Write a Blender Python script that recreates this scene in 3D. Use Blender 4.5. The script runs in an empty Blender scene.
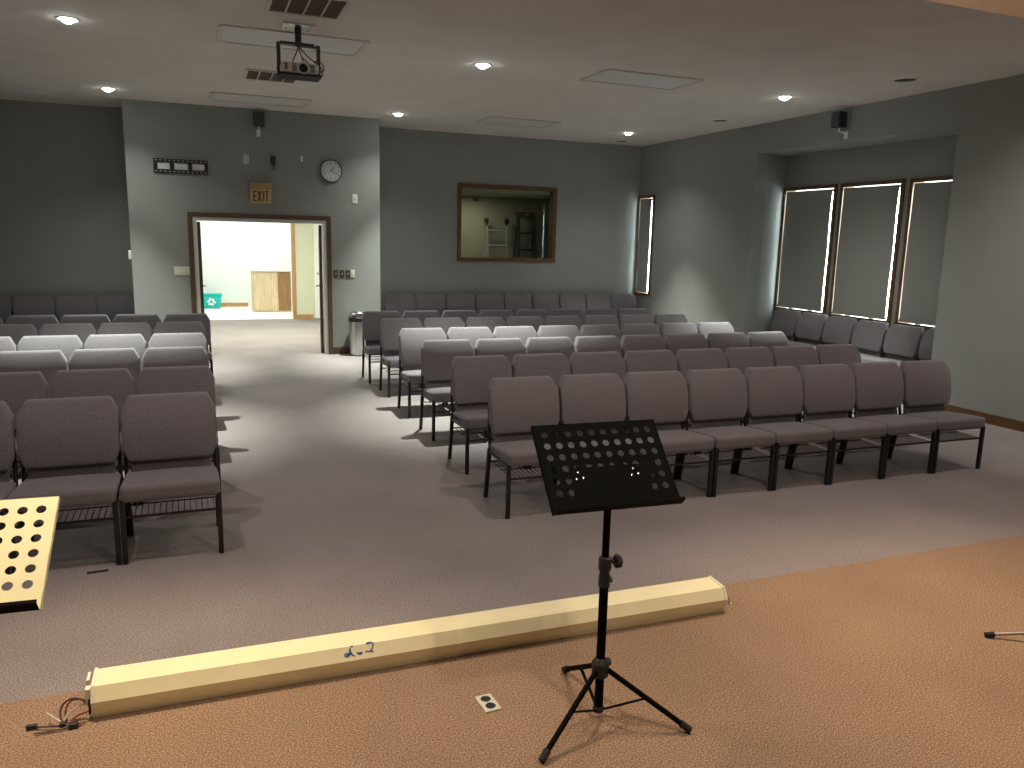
import bpy, bmesh, math, random
from mathutils import Vector, Matrix
random.seed(7)
S = bpy.context.scene
COL = S.collection
PI = math.pi

# ------------------------------------------------------------------ render look
S.view_settings.view_transform = 'Standard'
S.view_settings.look = 'None'
S.view_settings.gamma = 1.0
S.view_settings.use_curve_mapping = False
S.view_settings.exposure = 0.12
S.cycles.max_bounces = 10
S.cycles.diffuse_bounces = 6
S.cycles.sample_clamp_indirect = 6.0

# ------------------------------------------------------------------ room numbers (metres)
H = 3.392            # ceiling
XR = 7.425           # window-side wall
XN = 8.03            # back of the window niche
YP = 11.786          # wall with the doorway
YB = 12.647          # back wall
XP0, XP1 = -0.78, 2.56
XL = -5.65
YF = -3.0
STAGE_Y = 3.16
HEAD_Y = 4.35
ZS = 4.3
FAR_Y = 20.1
MID_Y = 17.0

# ------------------------------------------------------------------ materials
def new_mat(name):
    m = bpy.data.materials.new(name); m.use_nodes = True
    nt = m.node_tree
    return m, nt, nt.nodes['Principled BSDF']

def mat(name, col, rough=0.6, metal=0.0, var=0.0, scale=20.0, bump=0.0, bscale=None, spec=0.5, coat=0.0, detail=4.0, stretch=None, col2=None, sheen=0.0):
    m, nt, b = new_mat(name)
    N, L = nt.nodes, nt.links
    b.inputs['Base Color'].default_value = (*col, 1)
    b.inputs['Roughness'].default_value = rough
    b.inputs['Metallic'].default_value = metal
    b.inputs['Specular IOR Level'].default_value = spec
    b.inputs['Coat Weight'].default_value = coat
    b.inputs['Sheen Weight'].default_value = sheen
    tc = N.new('ShaderNodeTexCoord'); mp = N.new('ShaderNodeMapping')
    L.new(tc.outputs['Object'], mp.inputs['Vector'])
    if stretch: mp.inputs['Scale'].default_value = stretch
    if var or col2:
        nz = N.new('ShaderNodeTexNoise'); nz.inputs['Scale'].default_value = scale; nz.inputs['Detail'].default_value = detail
        L.new(mp.outputs[0], nz.inputs['Vector'])
        rp = N.new('ShaderNodeValToRGB')
        a = tuple(max(0, c*(1-var)) for c in col); c2 = col2 or tuple(min(1, c*(1+var)) for c in col)
        rp.color_ramp.elements[0].position = 0.36; rp.color_ramp.elements[1].position = 0.64
        rp.color_ramp.elements[0].color = (*a, 1); rp.color_ramp.elements[1].color = (*c2, 1)
        L.new(nz.outputs['Fac'], rp.inputs['Fac']); L.new(rp.outputs['Color'], b.inputs['Base Color'])
    if bump:
        n2 = N.new('ShaderNodeTexNoise'); n2.inputs['Scale'].default_value = bscale or scale; n2.inputs['Detail'].default_value = 3
        L.new(mp.outputs[0], n2.inputs['Vector'])
        bp = N.new('ShaderNodeBump'); bp.inputs['Strength'].default_value = bump; bp.inputs['Distance'].default_value = 0.01
        L.new(n2.outputs['Fac'], bp.inputs['Height']); L.new(bp.outputs['Normal'], b.inputs['Normal'])
    return m

def emit(name, col, strength):
    m, nt, b = new_mat(name)
    e = nt.nodes.new('ShaderNodeEmission'); e.inputs['Color'].default_value = (*col, 1); e.inputs['Strength'].default_value = strength
    nt.links.new(e.outputs[0], nt.nodes['Material Output'].inputs['Surface'])
    return m

def carpet(name, c1, c2, c3, scale):
    m, nt, b = new_mat(name); N, L = nt.nodes, nt.links
    tc = N.new('ShaderNodeTexCoord')
    n1 = N.new('ShaderNodeTexNoise'); n1.inputs['Scale'].default_value = scale; n1.inputs['Detail'].default_value = 2.5; n1.inputs['Roughness'].default_value = 0.7
    n2 = N.new('ShaderNodeTexNoise'); n2.inputs['Scale'].default_value = 1.3; n2.inputs['Detail'].default_value = 3
    for n in (n1, n2): L.new(tc.outputs['Object'], n.inputs['Vector'])
    rp = N.new('ShaderNodeValToRGB'); e = rp.color_ramp.elements
    e[0].position = 0.38; e[0].color = (*c1, 1); e[1].position = 0.62; e[1].color = (*c3, 1)
    k = e.new(0.5); k.color = (*c2, 1)
    L.new(n1.outputs['Fac'], rp.inputs['Fac'])
    mx = N.new('ShaderNodeMix'); mx.data_type = 'RGBA'; mx.blend_type = 'MULTIPLY'; mx.inputs['Factor'].default_value = 1.0
    r2 = N.new('ShaderNodeValToRGB'); r2.color_ramp.elements[0].position = 0.3; r2.color_ramp.elements[1].position = 0.7
    r2.color_ramp.elements[0].color = (.86, .86, .86, 1); r2.color_ramp.elements[1].color = (1.06, 1.05, 1.05, 1)
    L.new(n2.outputs['Fac'], r2.inputs['Fac'])
    L.new(rp.outputs['Color'], mx.inputs['A']); L.new(r2.outputs['Color'], mx.inputs['B'])
    L.new(mx.outputs['Result'], b.inputs['Base Color'])
    b.inputs['Roughness'].default_value = 0.95; b.inputs['Specular IOR Level'].default_value = 0.15
    bp = N.new('ShaderNodeBump'); bp.inputs['Strength'].default_value = 0.5; bp.inputs['Distance'].default_value = 0.008
    L.new(n1.outputs['Fac'], bp.inputs['Height']); L.new(bp.outputs['Normal'], b.inputs['Normal'])
    return m

def wood(name, c1, c2, axis='Z', scale=6.0, rough=0.45):
    m, nt, b = new_mat(name); N, L = nt.nodes, nt.links
    tc = N.new('ShaderNodeTexCoord'); mp = N.new('ShaderNodeMapping')
    st = {'X': (0.6, 9, 9), 'Y': (9, 0.6, 9), 'Z': (9, 9, 0.6)}[axis]
    mp.inputs['Scale'].default_value = st
    L.new(tc.outputs['Object'], mp.inputs['Vector'])
    nz = N.new('ShaderNodeTexNoise'); nz.inputs['Scale'].default_value = scale; nz.inputs['Detail'].default_value = 6; nz.inputs['Distortion'].default_value = 1.2
    L.new(mp.outputs[0], nz.inputs['Vector'])
    rp = N.new('ShaderNodeValToRGB'); rp.color_ramp.elements[0].position = 0.35; rp.color_ramp.elements[1].position = 0.65
    rp.color_ramp.elements[0].color = (*c1, 1); rp.color_ramp.elements[1].color = (*c2, 1)
    L.new(nz.outputs['Fac'], rp.inputs['Fac']); L.new(rp.outputs['Color'], b.inputs['Base Color'])
    b.inputs['Roughness'].default_value = rough
    return m

def glass(name):
    m, nt, b = new_mat(name); N, L = nt.nodes, nt.links
    t = N.new('ShaderNodeBsdfTransparent'); t.inputs['Color'].default_value = (.9, .94, .91, 1)
    g = N.new('ShaderNodeBsdfGlossy'); g.inputs['Roughness'].default_value = 0.02
    lw = N.new('ShaderNodeLayerWeight'); lw.inputs['Blend'].default_value = 0.5
    pw = N.new('ShaderNodeMath'); pw.operation = 'POWER'; pw.inputs[1].default_value = 4.0
    f = N.new('ShaderNodeMath'); f.operation = 'MULTIPLY_ADD'; f.inputs[1].default_value = 0.25; f.inputs[2].default_value = 0.02
    L.new(lw.outputs['Facing'], pw.inputs[0]); L.new(pw.outputs[0], f.inputs[0])
    mx = N.new('ShaderNodeMixShader')
    L.new(f.outputs[0], mx.inputs[0]); L.new(t.outputs[0], mx.inputs[1]); L.new(g.outputs[0], mx.inputs[2])
    L.new(mx.outputs[0], N['Material Output'].inputs['Surface'])
    return m

M = {}
M['wall'] = mat('painted_wall_grey', (.270, .279, .266), .75, var=.025, scale=3, bump=.06, bscale=220, spec=.3)
M['ceiling'] = mat('textured_ceiling', (.66, .625, .585), .9, var=.03, scale=2, bump=.35, bscale=90, spec=.2)
M['carpet'] = carpet('mauve_carpet', (.160, .139, .137), (.262, .231, .227), (.43, .385, .38), 175)
M['stage_carpet'] = carpet('rust_carpet', (.160, .102, .064), (.29, .192, .127), (.49, .342, .24), 165)
M['vinyl'] = mat('white_vinyl_floor', (.75, .75, .74), .35, var=.02, scale=3)
M['fabric'] = mat('mauve_chair_fabric', (.170, .156, .168), .92, var=.20, scale=190, bump=.25, bscale=260, spec=.2, detail=2, sheen=.25)
M['black_metal'] = mat('black_powder_coated_steel', (.012, .012, .013), .38, var=.15, scale=60, spec=.5)
M['stand_black'] = mat('black_painted_stand', (.004, .004, .004), .6, var=.1, scale=50, spec=.05)
M['rubber'] = mat('black_rubber', (.015, .015, .015), .8, var=.1, scale=60)
M['desk_glare'] = mat('black_desk_painted_cream_glare', (.90, .86, .52), .42, var=.03, scale=12)  # glare on a black stand desk, put into the base colour
M['case'] = mat('cream_enamel_case', (.92, .85, .54), .45, var=.03, scale=6)
M['case_end'] = mat('ivory_end_cap', (.84, .80, .66), .5, var=.03, scale=30)
M['oak'] = wood('oak_trim', (.085, .038, .012), (.14, .068, .024))
M['oak_y'] = wood('oak_trim_lengthwise', (.085, .038, .012), (.14, .068, .024), 'Y')
M['oak_x'] = wood('oak_trim_crosswise', (.085, .038, .012), (.14, .068, .024), 'X')
M['dark_oak'] = wood('dark_oak_trim', (.075, .042, .022), (.12, .068, .035))
M['dark_oak_x'] = wood('dark_oak_trim_crosswise', (.075, .042, .022), (.12, .068, .035), 'X')
M['pale_oak'] = wood('pale_oak_panel', (.56, .42, .24), (.74, .60, .40), 'Z', 5)
M['brown_oak'] = wood('brown_oak_panel', (.22, .11, .045), (.36, .19, .08), 'Z', 5)
M['jamb'] = mat('grey_painted_jamb', (.55, .56, .53), .5, var=.03, scale=10)
M['white_paint'] = mat('white_painted_wood', (.80, .80, .77), .5, var=.02, scale=10)
M['foyer_wall'] = mat('foyer_white_wall', (.70, .73, .69), .8, var=.015, scale=3)
M['foyer_yellow'] = mat('foyer_cream_wall', (.62, .62, .48), .8, var=.015, scale=3)
M['booth_wall'] = mat('booth_beige_wall', (.42, .40, .29), .8, var=.03, scale=3)
M['blind'] = mat('grey_roller_blind_fabric', (.275, .283, .268), .85, var=.03, scale=400, spec=.2)
M['white_plastic'] = mat('white_plastic', (.80, .80, .78), .4, var=.02, scale=40)
M['ivory'] = mat('ivory_plastic', (.62, .60, .50), .45, var=.03, scale=40)
M['brown_plate'] = mat('bronze_switch_plate', (.10, .08, .055), .4, metal=.4, var=.1, scale=60)
M['black_plastic'] = mat('black_plastic', (.018, .018, .019), .5, var=.1, scale=60)
M['dark_grille'] = mat('dark_speaker_grille', (.05, .055, .052), .7, var=.3, scale=500)
M['filter'] = mat('brown_air_filter', (.085, .065, .045), .9, var=.25, scale=160, bump=.3)
M['vent_frame'] = mat('off_white_grille_frame', (.56, .52, .48), .5, var=.03, scale=30)
M['diffuser'] = mat('unlit_fluorescent_diffuser', (.60, .60, .58), .55, var=.04, scale=220)
M['steel'] = mat('brushed_stainless_steel', (.55, .55, .54), .28, metal=1.0, var=.08, scale=30, stretch=(1, 1, .05))
M['chrome'] = mat('polished_steel', (.72, .73, .72), .12, metal=1.0, var=.03, scale=30)
M['alu'] = mat('aluminium_ladder', (.50, .52, .53), .4, metal=.4, var=.06, scale=40)
M['green_fibre'] = mat('dark_green_fibreglass', (.012, .045, .036), .5, var=.1, scale=40)
M['teal'] = mat('teal_recycling_plastic', (.0, .42, .36), .45, var=.04, scale=20)
M['white_print'] = mat('white_print', (.85, .87, .85), .6, var=.01, scale=20)
M['sign_box'] = mat('aged_yellow_sign_plastic', (.40, .30, .13), .5, var=.06, scale=15)
M['sign_face'] = mat('pale_sign_face', (.52, .42, .21), .5, var=.05, scale=18)
M['sign_red'] = mat('dark_red_letters', (.13, .018, .012), .5, var=.05, scale=30)
M['clock_face'] = mat('clock_dial_paper', (.62, .66, .66), .6, var=.02, scale=30)
M['ink'] = mat('black_ink', (.015, .015, .018), .6, var=.05, scale=30)
M['blue_ink'] = mat('blue_marker', (.03, .10, .30), .6, var=.2, scale=90)
M['projector'] = mat('white_projector_plastic', (.70, .70, .68), .4, var=.02, scale=30)
M['projector_vent'] = mat('grey_projector_vent', (.16, .16, .16), .6, var=.2, scale=200)
M['lens'] = mat('projector_lens_glass', (.01, .01, .014), .08, var=.02, scale=10, coat=.5)
M['red_wire'] = mat('red_wire', (.22, .03, .02), .5, var=.1, scale=40)
M['brown_wire'] = mat('brown_wire', (.06, .025, .015), .5, var=.1, scale=40)
M['white_wire'] = mat('white_wire', (.65, .62, .52), .5, var=.1, scale=40)
M['glass'] = glass('clear_glass')
M['lamp_glow'] = emit('downlight_lamp_glow', (.93, 1, .97), 45)

# ------------------------------------------------------------------ mesh helpers
class MB:
    def __init__(self): self.bm = bmesh.new()
    def box(self, c, s, rot=None):
        r = bmesh.ops.create_cube(self.bm, size=1.0)
        m = Matrix.Translation(c) @ (rot.to_4x4() if rot else Matrix.Identity(4)) @ Matrix.Diagonal((*s, 1))
        bmesh.ops.transform(self.bm, matrix=m, verts=r['verts']); return r['verts']
    def span(self, x0, x1, y0, y1, z0, z1):
        return self.box(((x0+x1)/2, (y0+y1)/2, (z0+z1)/2), (abs(x1-x0), abs(y1-y0), abs(z1-z0)))
    def bev(self, off, seg=2):
        bmesh.ops.bevel(self.bm, geom=list(self.bm.edges), offset=off, segments=seg, affect='EDGES', profile=.5, clamp_overlap=True); return self
    def rod(self, a, b, r, n=10, r2=None, cap=True):
        a, b = Vector(a), Vector(b); d = b-a
        q = d.to_track_quat('Z', 'Y').to_matrix().to_4x4()
        v = bmesh.ops.create_cone(self.bm, cap_ends=cap, segments=n, radius1=r, radius2=r if r2 is None else r2, depth=d.length)
        bmesh.ops.transform(self.bm, matrix=Matrix.Translation((a+b)/2) @ q, verts=v['verts']); return self
    def bar(self, a, b, w, h, up=(0, 0, 1)):      # rectangular bar
        a, b = Vector(a), Vector(b); d = (b-a); L = d.length; z = d.normalized(); x = Vector(up).cross(z)
        if x.length < 1e-4: x = Vector((1, 0, 0))
        x.normalize(); y = z.cross(x)
        R = Matrix((x, y, z)).transposed()
        self.box((a+b)/2, (w, h, L), R); return self
    def tube(self, pts, r, n=8, cyc=False):
        P = [Vector(p) for p in pts]; rings = []
        prev = None
        for i, p in enumerate(P):
            t = (P[min(i+1, len(P)-1)] - P[max(i-1, 0)]).normalized()
            if prev is None:
                x = t.orthogonal().normalized()
            else:
                x = (prev - t*prev.dot(t)).normalized()
            prev = x; y = t.cross(x)
            rings.append([self.bm.verts.new(p + (x*math.cos(2*PI*k/n) + y*math.sin(2*PI*k/n))*r) for k in range(n)])
        for a, b in zip(rings, rings[1:]):
            for k in range(n): self.bm.faces.new((a[k], a[(k+1) % n], b[(k+1) % n], b[k]))
        self.bm.faces.new(list(reversed(rings[0]))); self.bm.faces.new(rings[-1]); return self
    def lathe(self, prof, n=28, origin=(0, 0, 0), M4=None):   # profile [(r, z)]
        rings = []; vs = []
        for r, z in prof:
            if r < 1e-6: v = self.bm.verts.new((0, 0, z)); rings.append([v]); vs.append(v)
            else:
                ring = [self.bm.verts.new((r*math.cos(2*PI*k/n), r*math.sin(2*PI*k/n), z)) for k in range(n)]
                rings.append(ring); vs += ring
        for a, b in zip(rings, rings[1:]):
            for k in range(n):
                if len(a) == 1 and len(b) == 1: continue
                if len(a) == 1: self.bm.faces.new((a[0], b[k], b[(k+1) % n]))
                elif len(b) == 1: self.bm.faces.new((a[k], a[(k+1) % n], b[0]))
                else: self.bm.faces.new((a[k], a[(k+1) % n], b[(k+1) % n], b[k]))
        m = Matrix.Translation(origin) @ (M4 or Matrix.Identity(4))
        bmesh.ops.transform(self.bm, matrix=m, verts=vs); return self
    def prism(self, poly, a, b, axis='X'):           # polygon in the plane normal to axis
        def P(u, v, w): return {'X': (w, u, v), 'Y': (u, w, v), 'Z': (u, v, w)}[axis]
        A = [self.bm.verts.new(P(u, v, a)) for u, v in poly]; B = [self.bm.verts.new(P(u, v, b)) for u, v in poly]
        n = len(poly)
        self.bm.faces.new(A); self.bm.faces.new(list(reversed(B)))
        for i in range(n): self.bm.faces.new((A[i], B[i], B[(i+1) % n], A[(i+1) % n]))
        return self
    def rbox(self, half, r, n=3, warp=None, c=(0, 0, 0), inner=4):   # rounded box with even subdivisions, then a warp
        def ax(h):
            e = [h - r + r*math.sin(PI/2*k/n)**1 for k in range(n+1)] if r < h else [h]
            core = [-(h-r) + 2*(h-r)*k/inner for k in range(inner+1)]
            pos = core + e[1:]
            return sorted(set([round(v, 6) for v in [-q for q in e[1:]] + pos]))
        X, Y, Z = ax(half[0]), ax(half[1]), ax(half[2]); vd = {}
        def vert(x, y, z):
            k = (x, y, z)
            if k not in vd:
                q = Vector([max(-(h-r), min(h-r, t)) for t, h in zip(k, half)]); d = Vector(k)-q
                if d.length > 1e-9: d = d.normalized()*r
                p = q+d
                if warp: p = Vector(warp(p))
                vd[k] = self.bm.verts.new(p+Vector(c))
            return vd[k]
        def face(A, B, f):
            for a0, a1 in zip(A, A[1:]):
                for b0, b1 in zip(B, B[1:]):
                    try: self.bm.faces.new((vert(*f(a0, b0)), vert(*f(a1, b0)), vert(*f(a1, b1)), vert(*f(a0, b1))))
                    except ValueError: pass
        for s in (-1, 1):
            face(X, Y, lambda a, b: (a, b, s*Z[-1])); face(X, Z, lambda a, b: (a, s*Y[-1], b)); face(Y, Z, lambda a, b: (s*X[-1], a, b))
        return self
    def build(self, name, m, parent=None, smooth=35, loc=None):
        bmesh.ops.recalc_face_normals(self.bm, faces=list(self.bm.faces))
        lim = math.radians(smooth)
        for f in self.bm.faces: f.smooth = True
        for e in self.bm.edges:
            e.smooth = len(e.link_faces) == 2 and e.calc_face_angle(9) < lim
        me = bpy.data.meshes.new(name); self.bm.to_mesh(me); self.bm.free()
        me.materials.append(m)
        o = bpy.data.objects.new(name, me); COL.objects.link(o)
        if parent: o.parent = parent
        if loc: o.location = loc
        return o

def empty(name, loc=(0, 0, 0), rz=0.0):
    o = bpy.data.objects.new(name, None); COL.objects.link(o)
    o.location = loc; o.rotation_euler = (0, 0, rz); o.empty_display_size = .1
    return o
def tag(o, label, cat, group=None):
    o['label'] = label; o['category'] = cat
    if group: o['group'] = group
    return o
def struct(o): o['kind'] = 'structure'; return o
def dup(root):
    c = root.copy(); COL.objects.link(c)
    for ch in list(root.children):
        d = ch.copy(); COL.objects.link(d); d.parent = c
        for g in list(ch.children):
            e = g.copy(); COL.objects.link(e); e.parent = d
    return c

# ------------------------------------------------------------------ camera
def make_camera():
    f, yaw, pitch, roll = 792.65, .3803, .1804, .0231
    fw = Vector((math.sin(yaw)*math.cos(pitch), math.cos(yaw)*math.cos(pitch), -math.sin(pitch)))
    r = Vector((math.cos(yaw), -math.sin(yaw), 0)); u = r.cross(fw)
    r2 = r*math.cos(roll) + u*math.sin(roll); u2 = -r*math.sin(roll) + u*math.cos(roll)
    cam = bpy.data.cameras.new('camera'); o = bpy.data.objects.new('camera', cam); COL.objects.link(o)
    R = Matrix((r2, u2, -fw)).transposed().to_4x4()
    o.matrix_world = Matrix.Translation((0, 0, 1.73)) @ R
    cam.sensor_fit = 'HORIZONTAL'; cam.sensor_width = 36; cam.lens = f*36/1024; cam.clip_end = 200
    S.camera = o
make_camera()

# ------------------------------------------------------------------ room shell
def wall(name, m, spans):
    b = MB()
    for s in spans: b.span(*s)
    return struct(b.build(name, m))

wall('floor', M['carpet'], [(XL, XN+.2, STAGE_Y, YP+.1, -.1, 0), (XL, XP0, YP+.1, YB+.1, -.1, 0), (XP1, XN+.2, YP+.1, YB+.1, -.1, 0)])
wall('floor_stage', M['stage_carpet'], [(XL, XN+.2, YF, STAGE_Y, -.1, 0)])
wall('floor_foyer', M['carpet'], [(-3.2, 3.2, YP+.1, MID_Y, -.1, -.002)])
wall('floor_kitchen', M['vinyl'], [(-3.2, 4.2, MID_Y, FAR_Y+.1, -.1, -.001)])
wall('ceiling', M['ceiling'], [(XL, XN+.2, HEAD_Y, YB+.15, H, H+.12)])
wall('ceiling_stage', M['ceiling'], [(XL-.15, XN+.2, YF-.15, HEAD_Y+.12, ZS, ZS+.1)])
wall('wall_header', M['ceiling'], [(XL, XR+.2, HEAD_Y, HEAD_Y+.12, H+.12, ZS), (XL, XR+.2, HEAD_Y, HEAD_Y+.004, H, H+.12)])
wall('wall_left', M['wall'], [(XL-.15, XL, YF-.15, YB+.15, -.1, ZS)])
wall('wall_front', M['wall'], [(XL-.15, XN+.2, YF-.15, YF, -.1, ZS)])
# back wall beside the doorway wall, and the piece with the booth window
BW = (4.055, 5.76, 1.40, 2.57)        # hole behind the booth window trim
wall('wall_back_left', M['wall'], [(XL, XP0+.1, YB, YB+.15, -.1, H)])
wall('wall_back_right', M['wall'], [(XP1-.1, BW[0], YB, YB+.15, -.1, H), (BW[1], XR+.2, YB, YB+.15, -.1, H),
     (BW[0], BW[1], YB, YB+.15, -.1, BW[2]), (BW[0], BW[1], YB, YB+.15, BW[3], H)])
# doorway wall: front face, two returns
DX0, DX1, DZ = -.005, 1.785, 1.935
wall('wall_doorway', M['wall'], [(XP0, DX0, YP, YP+.12, -.1, H), (DX1, XP1, YP, YP+.12, -.1, H), (DX0, DX1, YP, YP+.12, DZ, H),
     (XP0, XP0+.1, YP+.12, YB, -.1, H), (XP1-.1, XP1, YP+.12, YB, -.1, H)])
# window-side wall with its niche and the narrow window by the corner
NY0, NY1, NZ = 6.27, 9.49, 3.0
NW = (12.155, 12.625, .82, 2.515)     # narrow window hole y0 y1 z0 z1
def right_wall():
    b = MB(); x0, x1 = XR, XR+.2
    b.span(x0, x1, YF-.15, NY0, -.1, ZS)
    b.span(x0, x1, NY0, NY1, NZ, H+.12)
    b.span(x0, x1, NY1, NW[0], -.1, H+.12)
    b.span(x0, x1, NW[1], YB+.15, -.1, H+.12)
    b.span(x0, x1, NW[0], NW[1], -.1, NW[2]); b.span(x0, x1, NW[0], NW[1], NW[3], H+.12)
    return struct(b.build('wall_right', M['wall']))
right_wall()
WIN = [(8.53, 9.565), (7.425, 8.46), (6.31, 7.345)]
WZ0, WZ1 = .785, 2.556
def niche():
    b = MB(); x0, x1 = XN, XN+.15
    holes = sorted([(a+.03, c-.03) for a, c in WIN]); z0, z1 = WZ0+.03, WZ1-.03
    b.span(x0, x1, NY0-.2, 9.75, -.1, z0); b.span(x0, x1, NY0-.2, 9.75, z1, H)
    y = NY0-.2
    for a, c in holes:
        b.span(x0, x1, y, a, z0, z1); y = c
    b.span(x0, x1, y, 9.75, z0, z1)
    # splayed far cheek and square near cheek, soffit
    b.prism([(XR+.2, NY1), (XN+.001, 9.58), (XN+.001, 9.75), (XR+.2, 9.75)], -.1, H, 'Z')
    b.span(XR+.2, XN, NY0-.2, NY0, -.1, H)
    b.span(XR+.2, XN, NY0, 9.6, NZ, H)
    return struct(b.build('wall_niche', M['wall']))
niche()
# foyer beyond the doorway
wall('wall_foyer_side', M['foyer_wall'], [(-3.2, -3.1, YB+.15, FAR_Y, -.1, 2.75), (3.1, 3.2, YB+.15, MID_Y, -.1, 2.75), (4.1, 4.2, MID_Y, FAR_Y, -.1, 2.75),
     (-3.2, XP0+.05, YB+.15, YB+.2, -.1, 2.75), (XP1-.05, 3.2, YB+.15, YB+.2, -.1, 2.75)])
wall('wall_foyer_back', M['foyer_wall'], [(-3.2, 4.2, FAR_Y, FAR_Y+.1, -.1, 2.75)])
wall('wall_foyer_cream', M['foyer_yellow'], [(1.93, 4.2, MID_Y, MID_Y+.1, -.1, 2.75)])
wall('ceiling_foyer', M['white_paint'], [(-3.2, 4.2, YB+.15, FAR_Y+.1, 2.7, 2.8), (XP0+.1, XP1-.1, YP+.12, YB, 2.7, 2.8)])
wall('trim_1', wood('honey_oak_trim', (.36, .19, .07), (.48, .28, .12)), [(1.86, 1.93, MID_Y-.02, MID_Y+.12, 0, 2.7)])
wall('baseboard_foyer', wood('honey_oak_baseboard', (.36, .19, .07), (.48, .28, .12), 'X'), [(1.93, 2.27, MID_Y-.012, MID_Y, 0, .09), (.3, 1.15, FAR_Y-.012, FAR_Y, 0, .09), (-3, -.1, FAR_Y-.012, FAR_Y, 0, .09)])
def far_door():
    b = MB(); b.span(2.30, 3.02, MID_Y-.045, MID_Y-.005, 0.005, 2.03); b.bev(.004, 1)
    o = struct(b.build('door_3', M['white_paint']))
    k = MB(); k.lathe([(0, 0), (.028, .005), (.03, .03), (.02, .05), (0, .055)], 16, (2.37, MID_Y-.045, .95), Matrix.Rotation(PI/2, 4, 'X')); k.build('door_handle', M['chrome'], o)
far_door()
# sound booth behind the back wall
wall('wall_booth', M['booth_wall'], [(3.3, XR+.2, 14.3, 14.4, -.1, 2.62), (3.2, 3.3, YB+.2, 14.4, -.1, 2.62), (XR+.1, XR+.2, YB+.15, 14.4, -.1, 2.62)])
wall('floor_booth', M['carpet'], [(3.2, XR+.2, YB+.15, 14.4, -.1, 0)])
wall('ceiling_booth', M['booth_wall'], [(3.2, XR+.2, YB+.15, 14.4, 2.5, 2.62)])

# baseboards
wall('baseboard_right', M['oak_y'], [(XR-.014, XR, YF, NY0, 0, .10), (XR-.014, XR, NY1, YB, 0, .10)])
wall('baseboard_back', M['dark_oak_x'], [(XP1, XR-.014, YB-.014, YB, 0, .10), (XL, XP0, YB-.014, YB, 0, .10)])
wall('baseboard_doorway', M['dark_oak_x'], [(1.845, XP1+.014, YP-.014, YP, 0, .10), (XP0-.014, -.07, YP-.014, YP, 0, .10), (XP1, XP1+.014, YP, YB-.014, 0, .1), (XP0-.014, XP0, YP, YB-.014, 0, .1)])

# doorway trim, jamb and two open leaves
def doorway():
    b = MB(); o0, o1, zt, w = -.068, 1.845, 1.995, .062
    b.span(o0, o0+w, YP-.018, YP, 0, zt-w); b.span(o1-w, o1, YP-.018, YP, 0, zt-w); b.span(o0, o1, YP-.018, YP, zt-w, zt)
    struct(b.build('trim_2', M['dark_oak']))
    j = MB(); i0, i1 = .050, 1.792
    j.span(DX0, i0, YP-.006, YP+.13, 0, DZ)
    j.span(1.735, 1.7849, YP-.006, YP+.13, 0, DZ)
    j.span(i0, 1.735, YP-.006, YP+.13, DZ-.05, DZ)
    struct(j.build('trim_3', M['jamb']))
doorway()
def leaf(n, hx, side, ang):
    root = empty('door_%d' % n, (hx, YP+.135, 0), ang); root['kind'] = 'structure'
    L = .82
    b = MB(); b.span(0, .042*side, 0, L, .006, 1.87); b.bev(.003, 1)
    struct(b.build('door_leaf', M['dark_oak'], root))
    for s in (-1, 1):
        k = MB(); x = .0 if s*side < 0 else .042*side
        d = -1 if (x == 0) == (side > 0) else 1
        k.rod((x, L-.07, .95), (x+d*.045, L-.07, .95), .011, 12); k.rod((x+d*.04, L-.07, .95), (x+d*.04, L-.17, .95), .009, 12)
        k.build('door_handle', M['black_metal'], root)
leaf(1, .052, 1, .010)
leaf(2, 1.733, -1, -.132)

def frame_yz(b, x0, x1, y0, y1, z0, z1, w):
    b.span(x0, x1, y0, y0+w, z0, z1); b.span(x0, x1, y1-w, y1, z0, z1)
    b.span(x0, x1, y0+w, y1-w, z0, z0+w); b.span(x0, x1, y0+w, y1-w, z1-w, z1)

# windows with roller blinds
def window(n, y0, y1, z0, z1, xw, depth, gap, frame_w=.05):
    root = empty('window_%d' % n, (xw, (y0+y1)/2, z0)); root['kind'] = 'structure'
    cy = (y0+y1)/2; hy = (y1-y0)/2; hz = z1-z0
    b = MB(); frame_yz(b, -.022, depth, -hy, hy, 0, hz, frame_w)
    struct(b.build('window_frame', M['oak'], root))
    iy = hy-frame_w
    g = MB(); g.span(depth-.03, depth-.024, -iy, iy, frame_w, hz-frame_w); struct(g.build('window_pane', M['glass'], root))
    ss = MB(); frame_yz(ss, depth-.035, depth-.012, -iy, iy, frame_w, hz-frame_w, .007); struct(ss.build('window_sash', M['oak'], root))
    return root, iy, hz
def blind(label, y0, y1, z0, z1, xw, gap, bottom, group, lean=0.0):
    hy = (y1-y0)/2; cy = (y0+y1)/2
    root = tag(empty('roller_blind', (xw-.034, cy-.006, z0)), label, 'blind', group)
    hz = z1-z0; w = hy-gap
    b = MB(); b.rod((.026, -w+.004, hz-.03), (.026, w-.004, hz-.03), .018, 14); b.build('roller_tube', M['blind'], root)
    c = MB(); n = 10
    vs = []
    for k in range(n+1):
        z = hz-.03-(hz-.03-bottom)*k/n; x = .009*(1-min(1, k*3/n))-.002*math.sin(k*1.1)
        vs.append([c.bm.verts.new((x, s*(w-.004*(1+math.sin(k*.9))), z)) for s in (-1, 1)])
    for a, d in zip(vs, vs[1:]): c.bm.faces.new((a[0], a[1], d[1], d[0]))
    c.bm.normal_update()
    bmesh.ops.solidify(c.bm, geom=list(c.bm.faces), thickness=.0015)
    c.build('blind_fabric', M['blind'], root)
    h = MB(); h.span(-.008, .008, -w, w, bottom-.022, bottom); h.bev(.004, 2); h.build('bottom_bar', M['blind'], root)
    return root
words = ['farthest window of the niche', 'middle window of the niche', 'nearest window of the niche']
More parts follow.
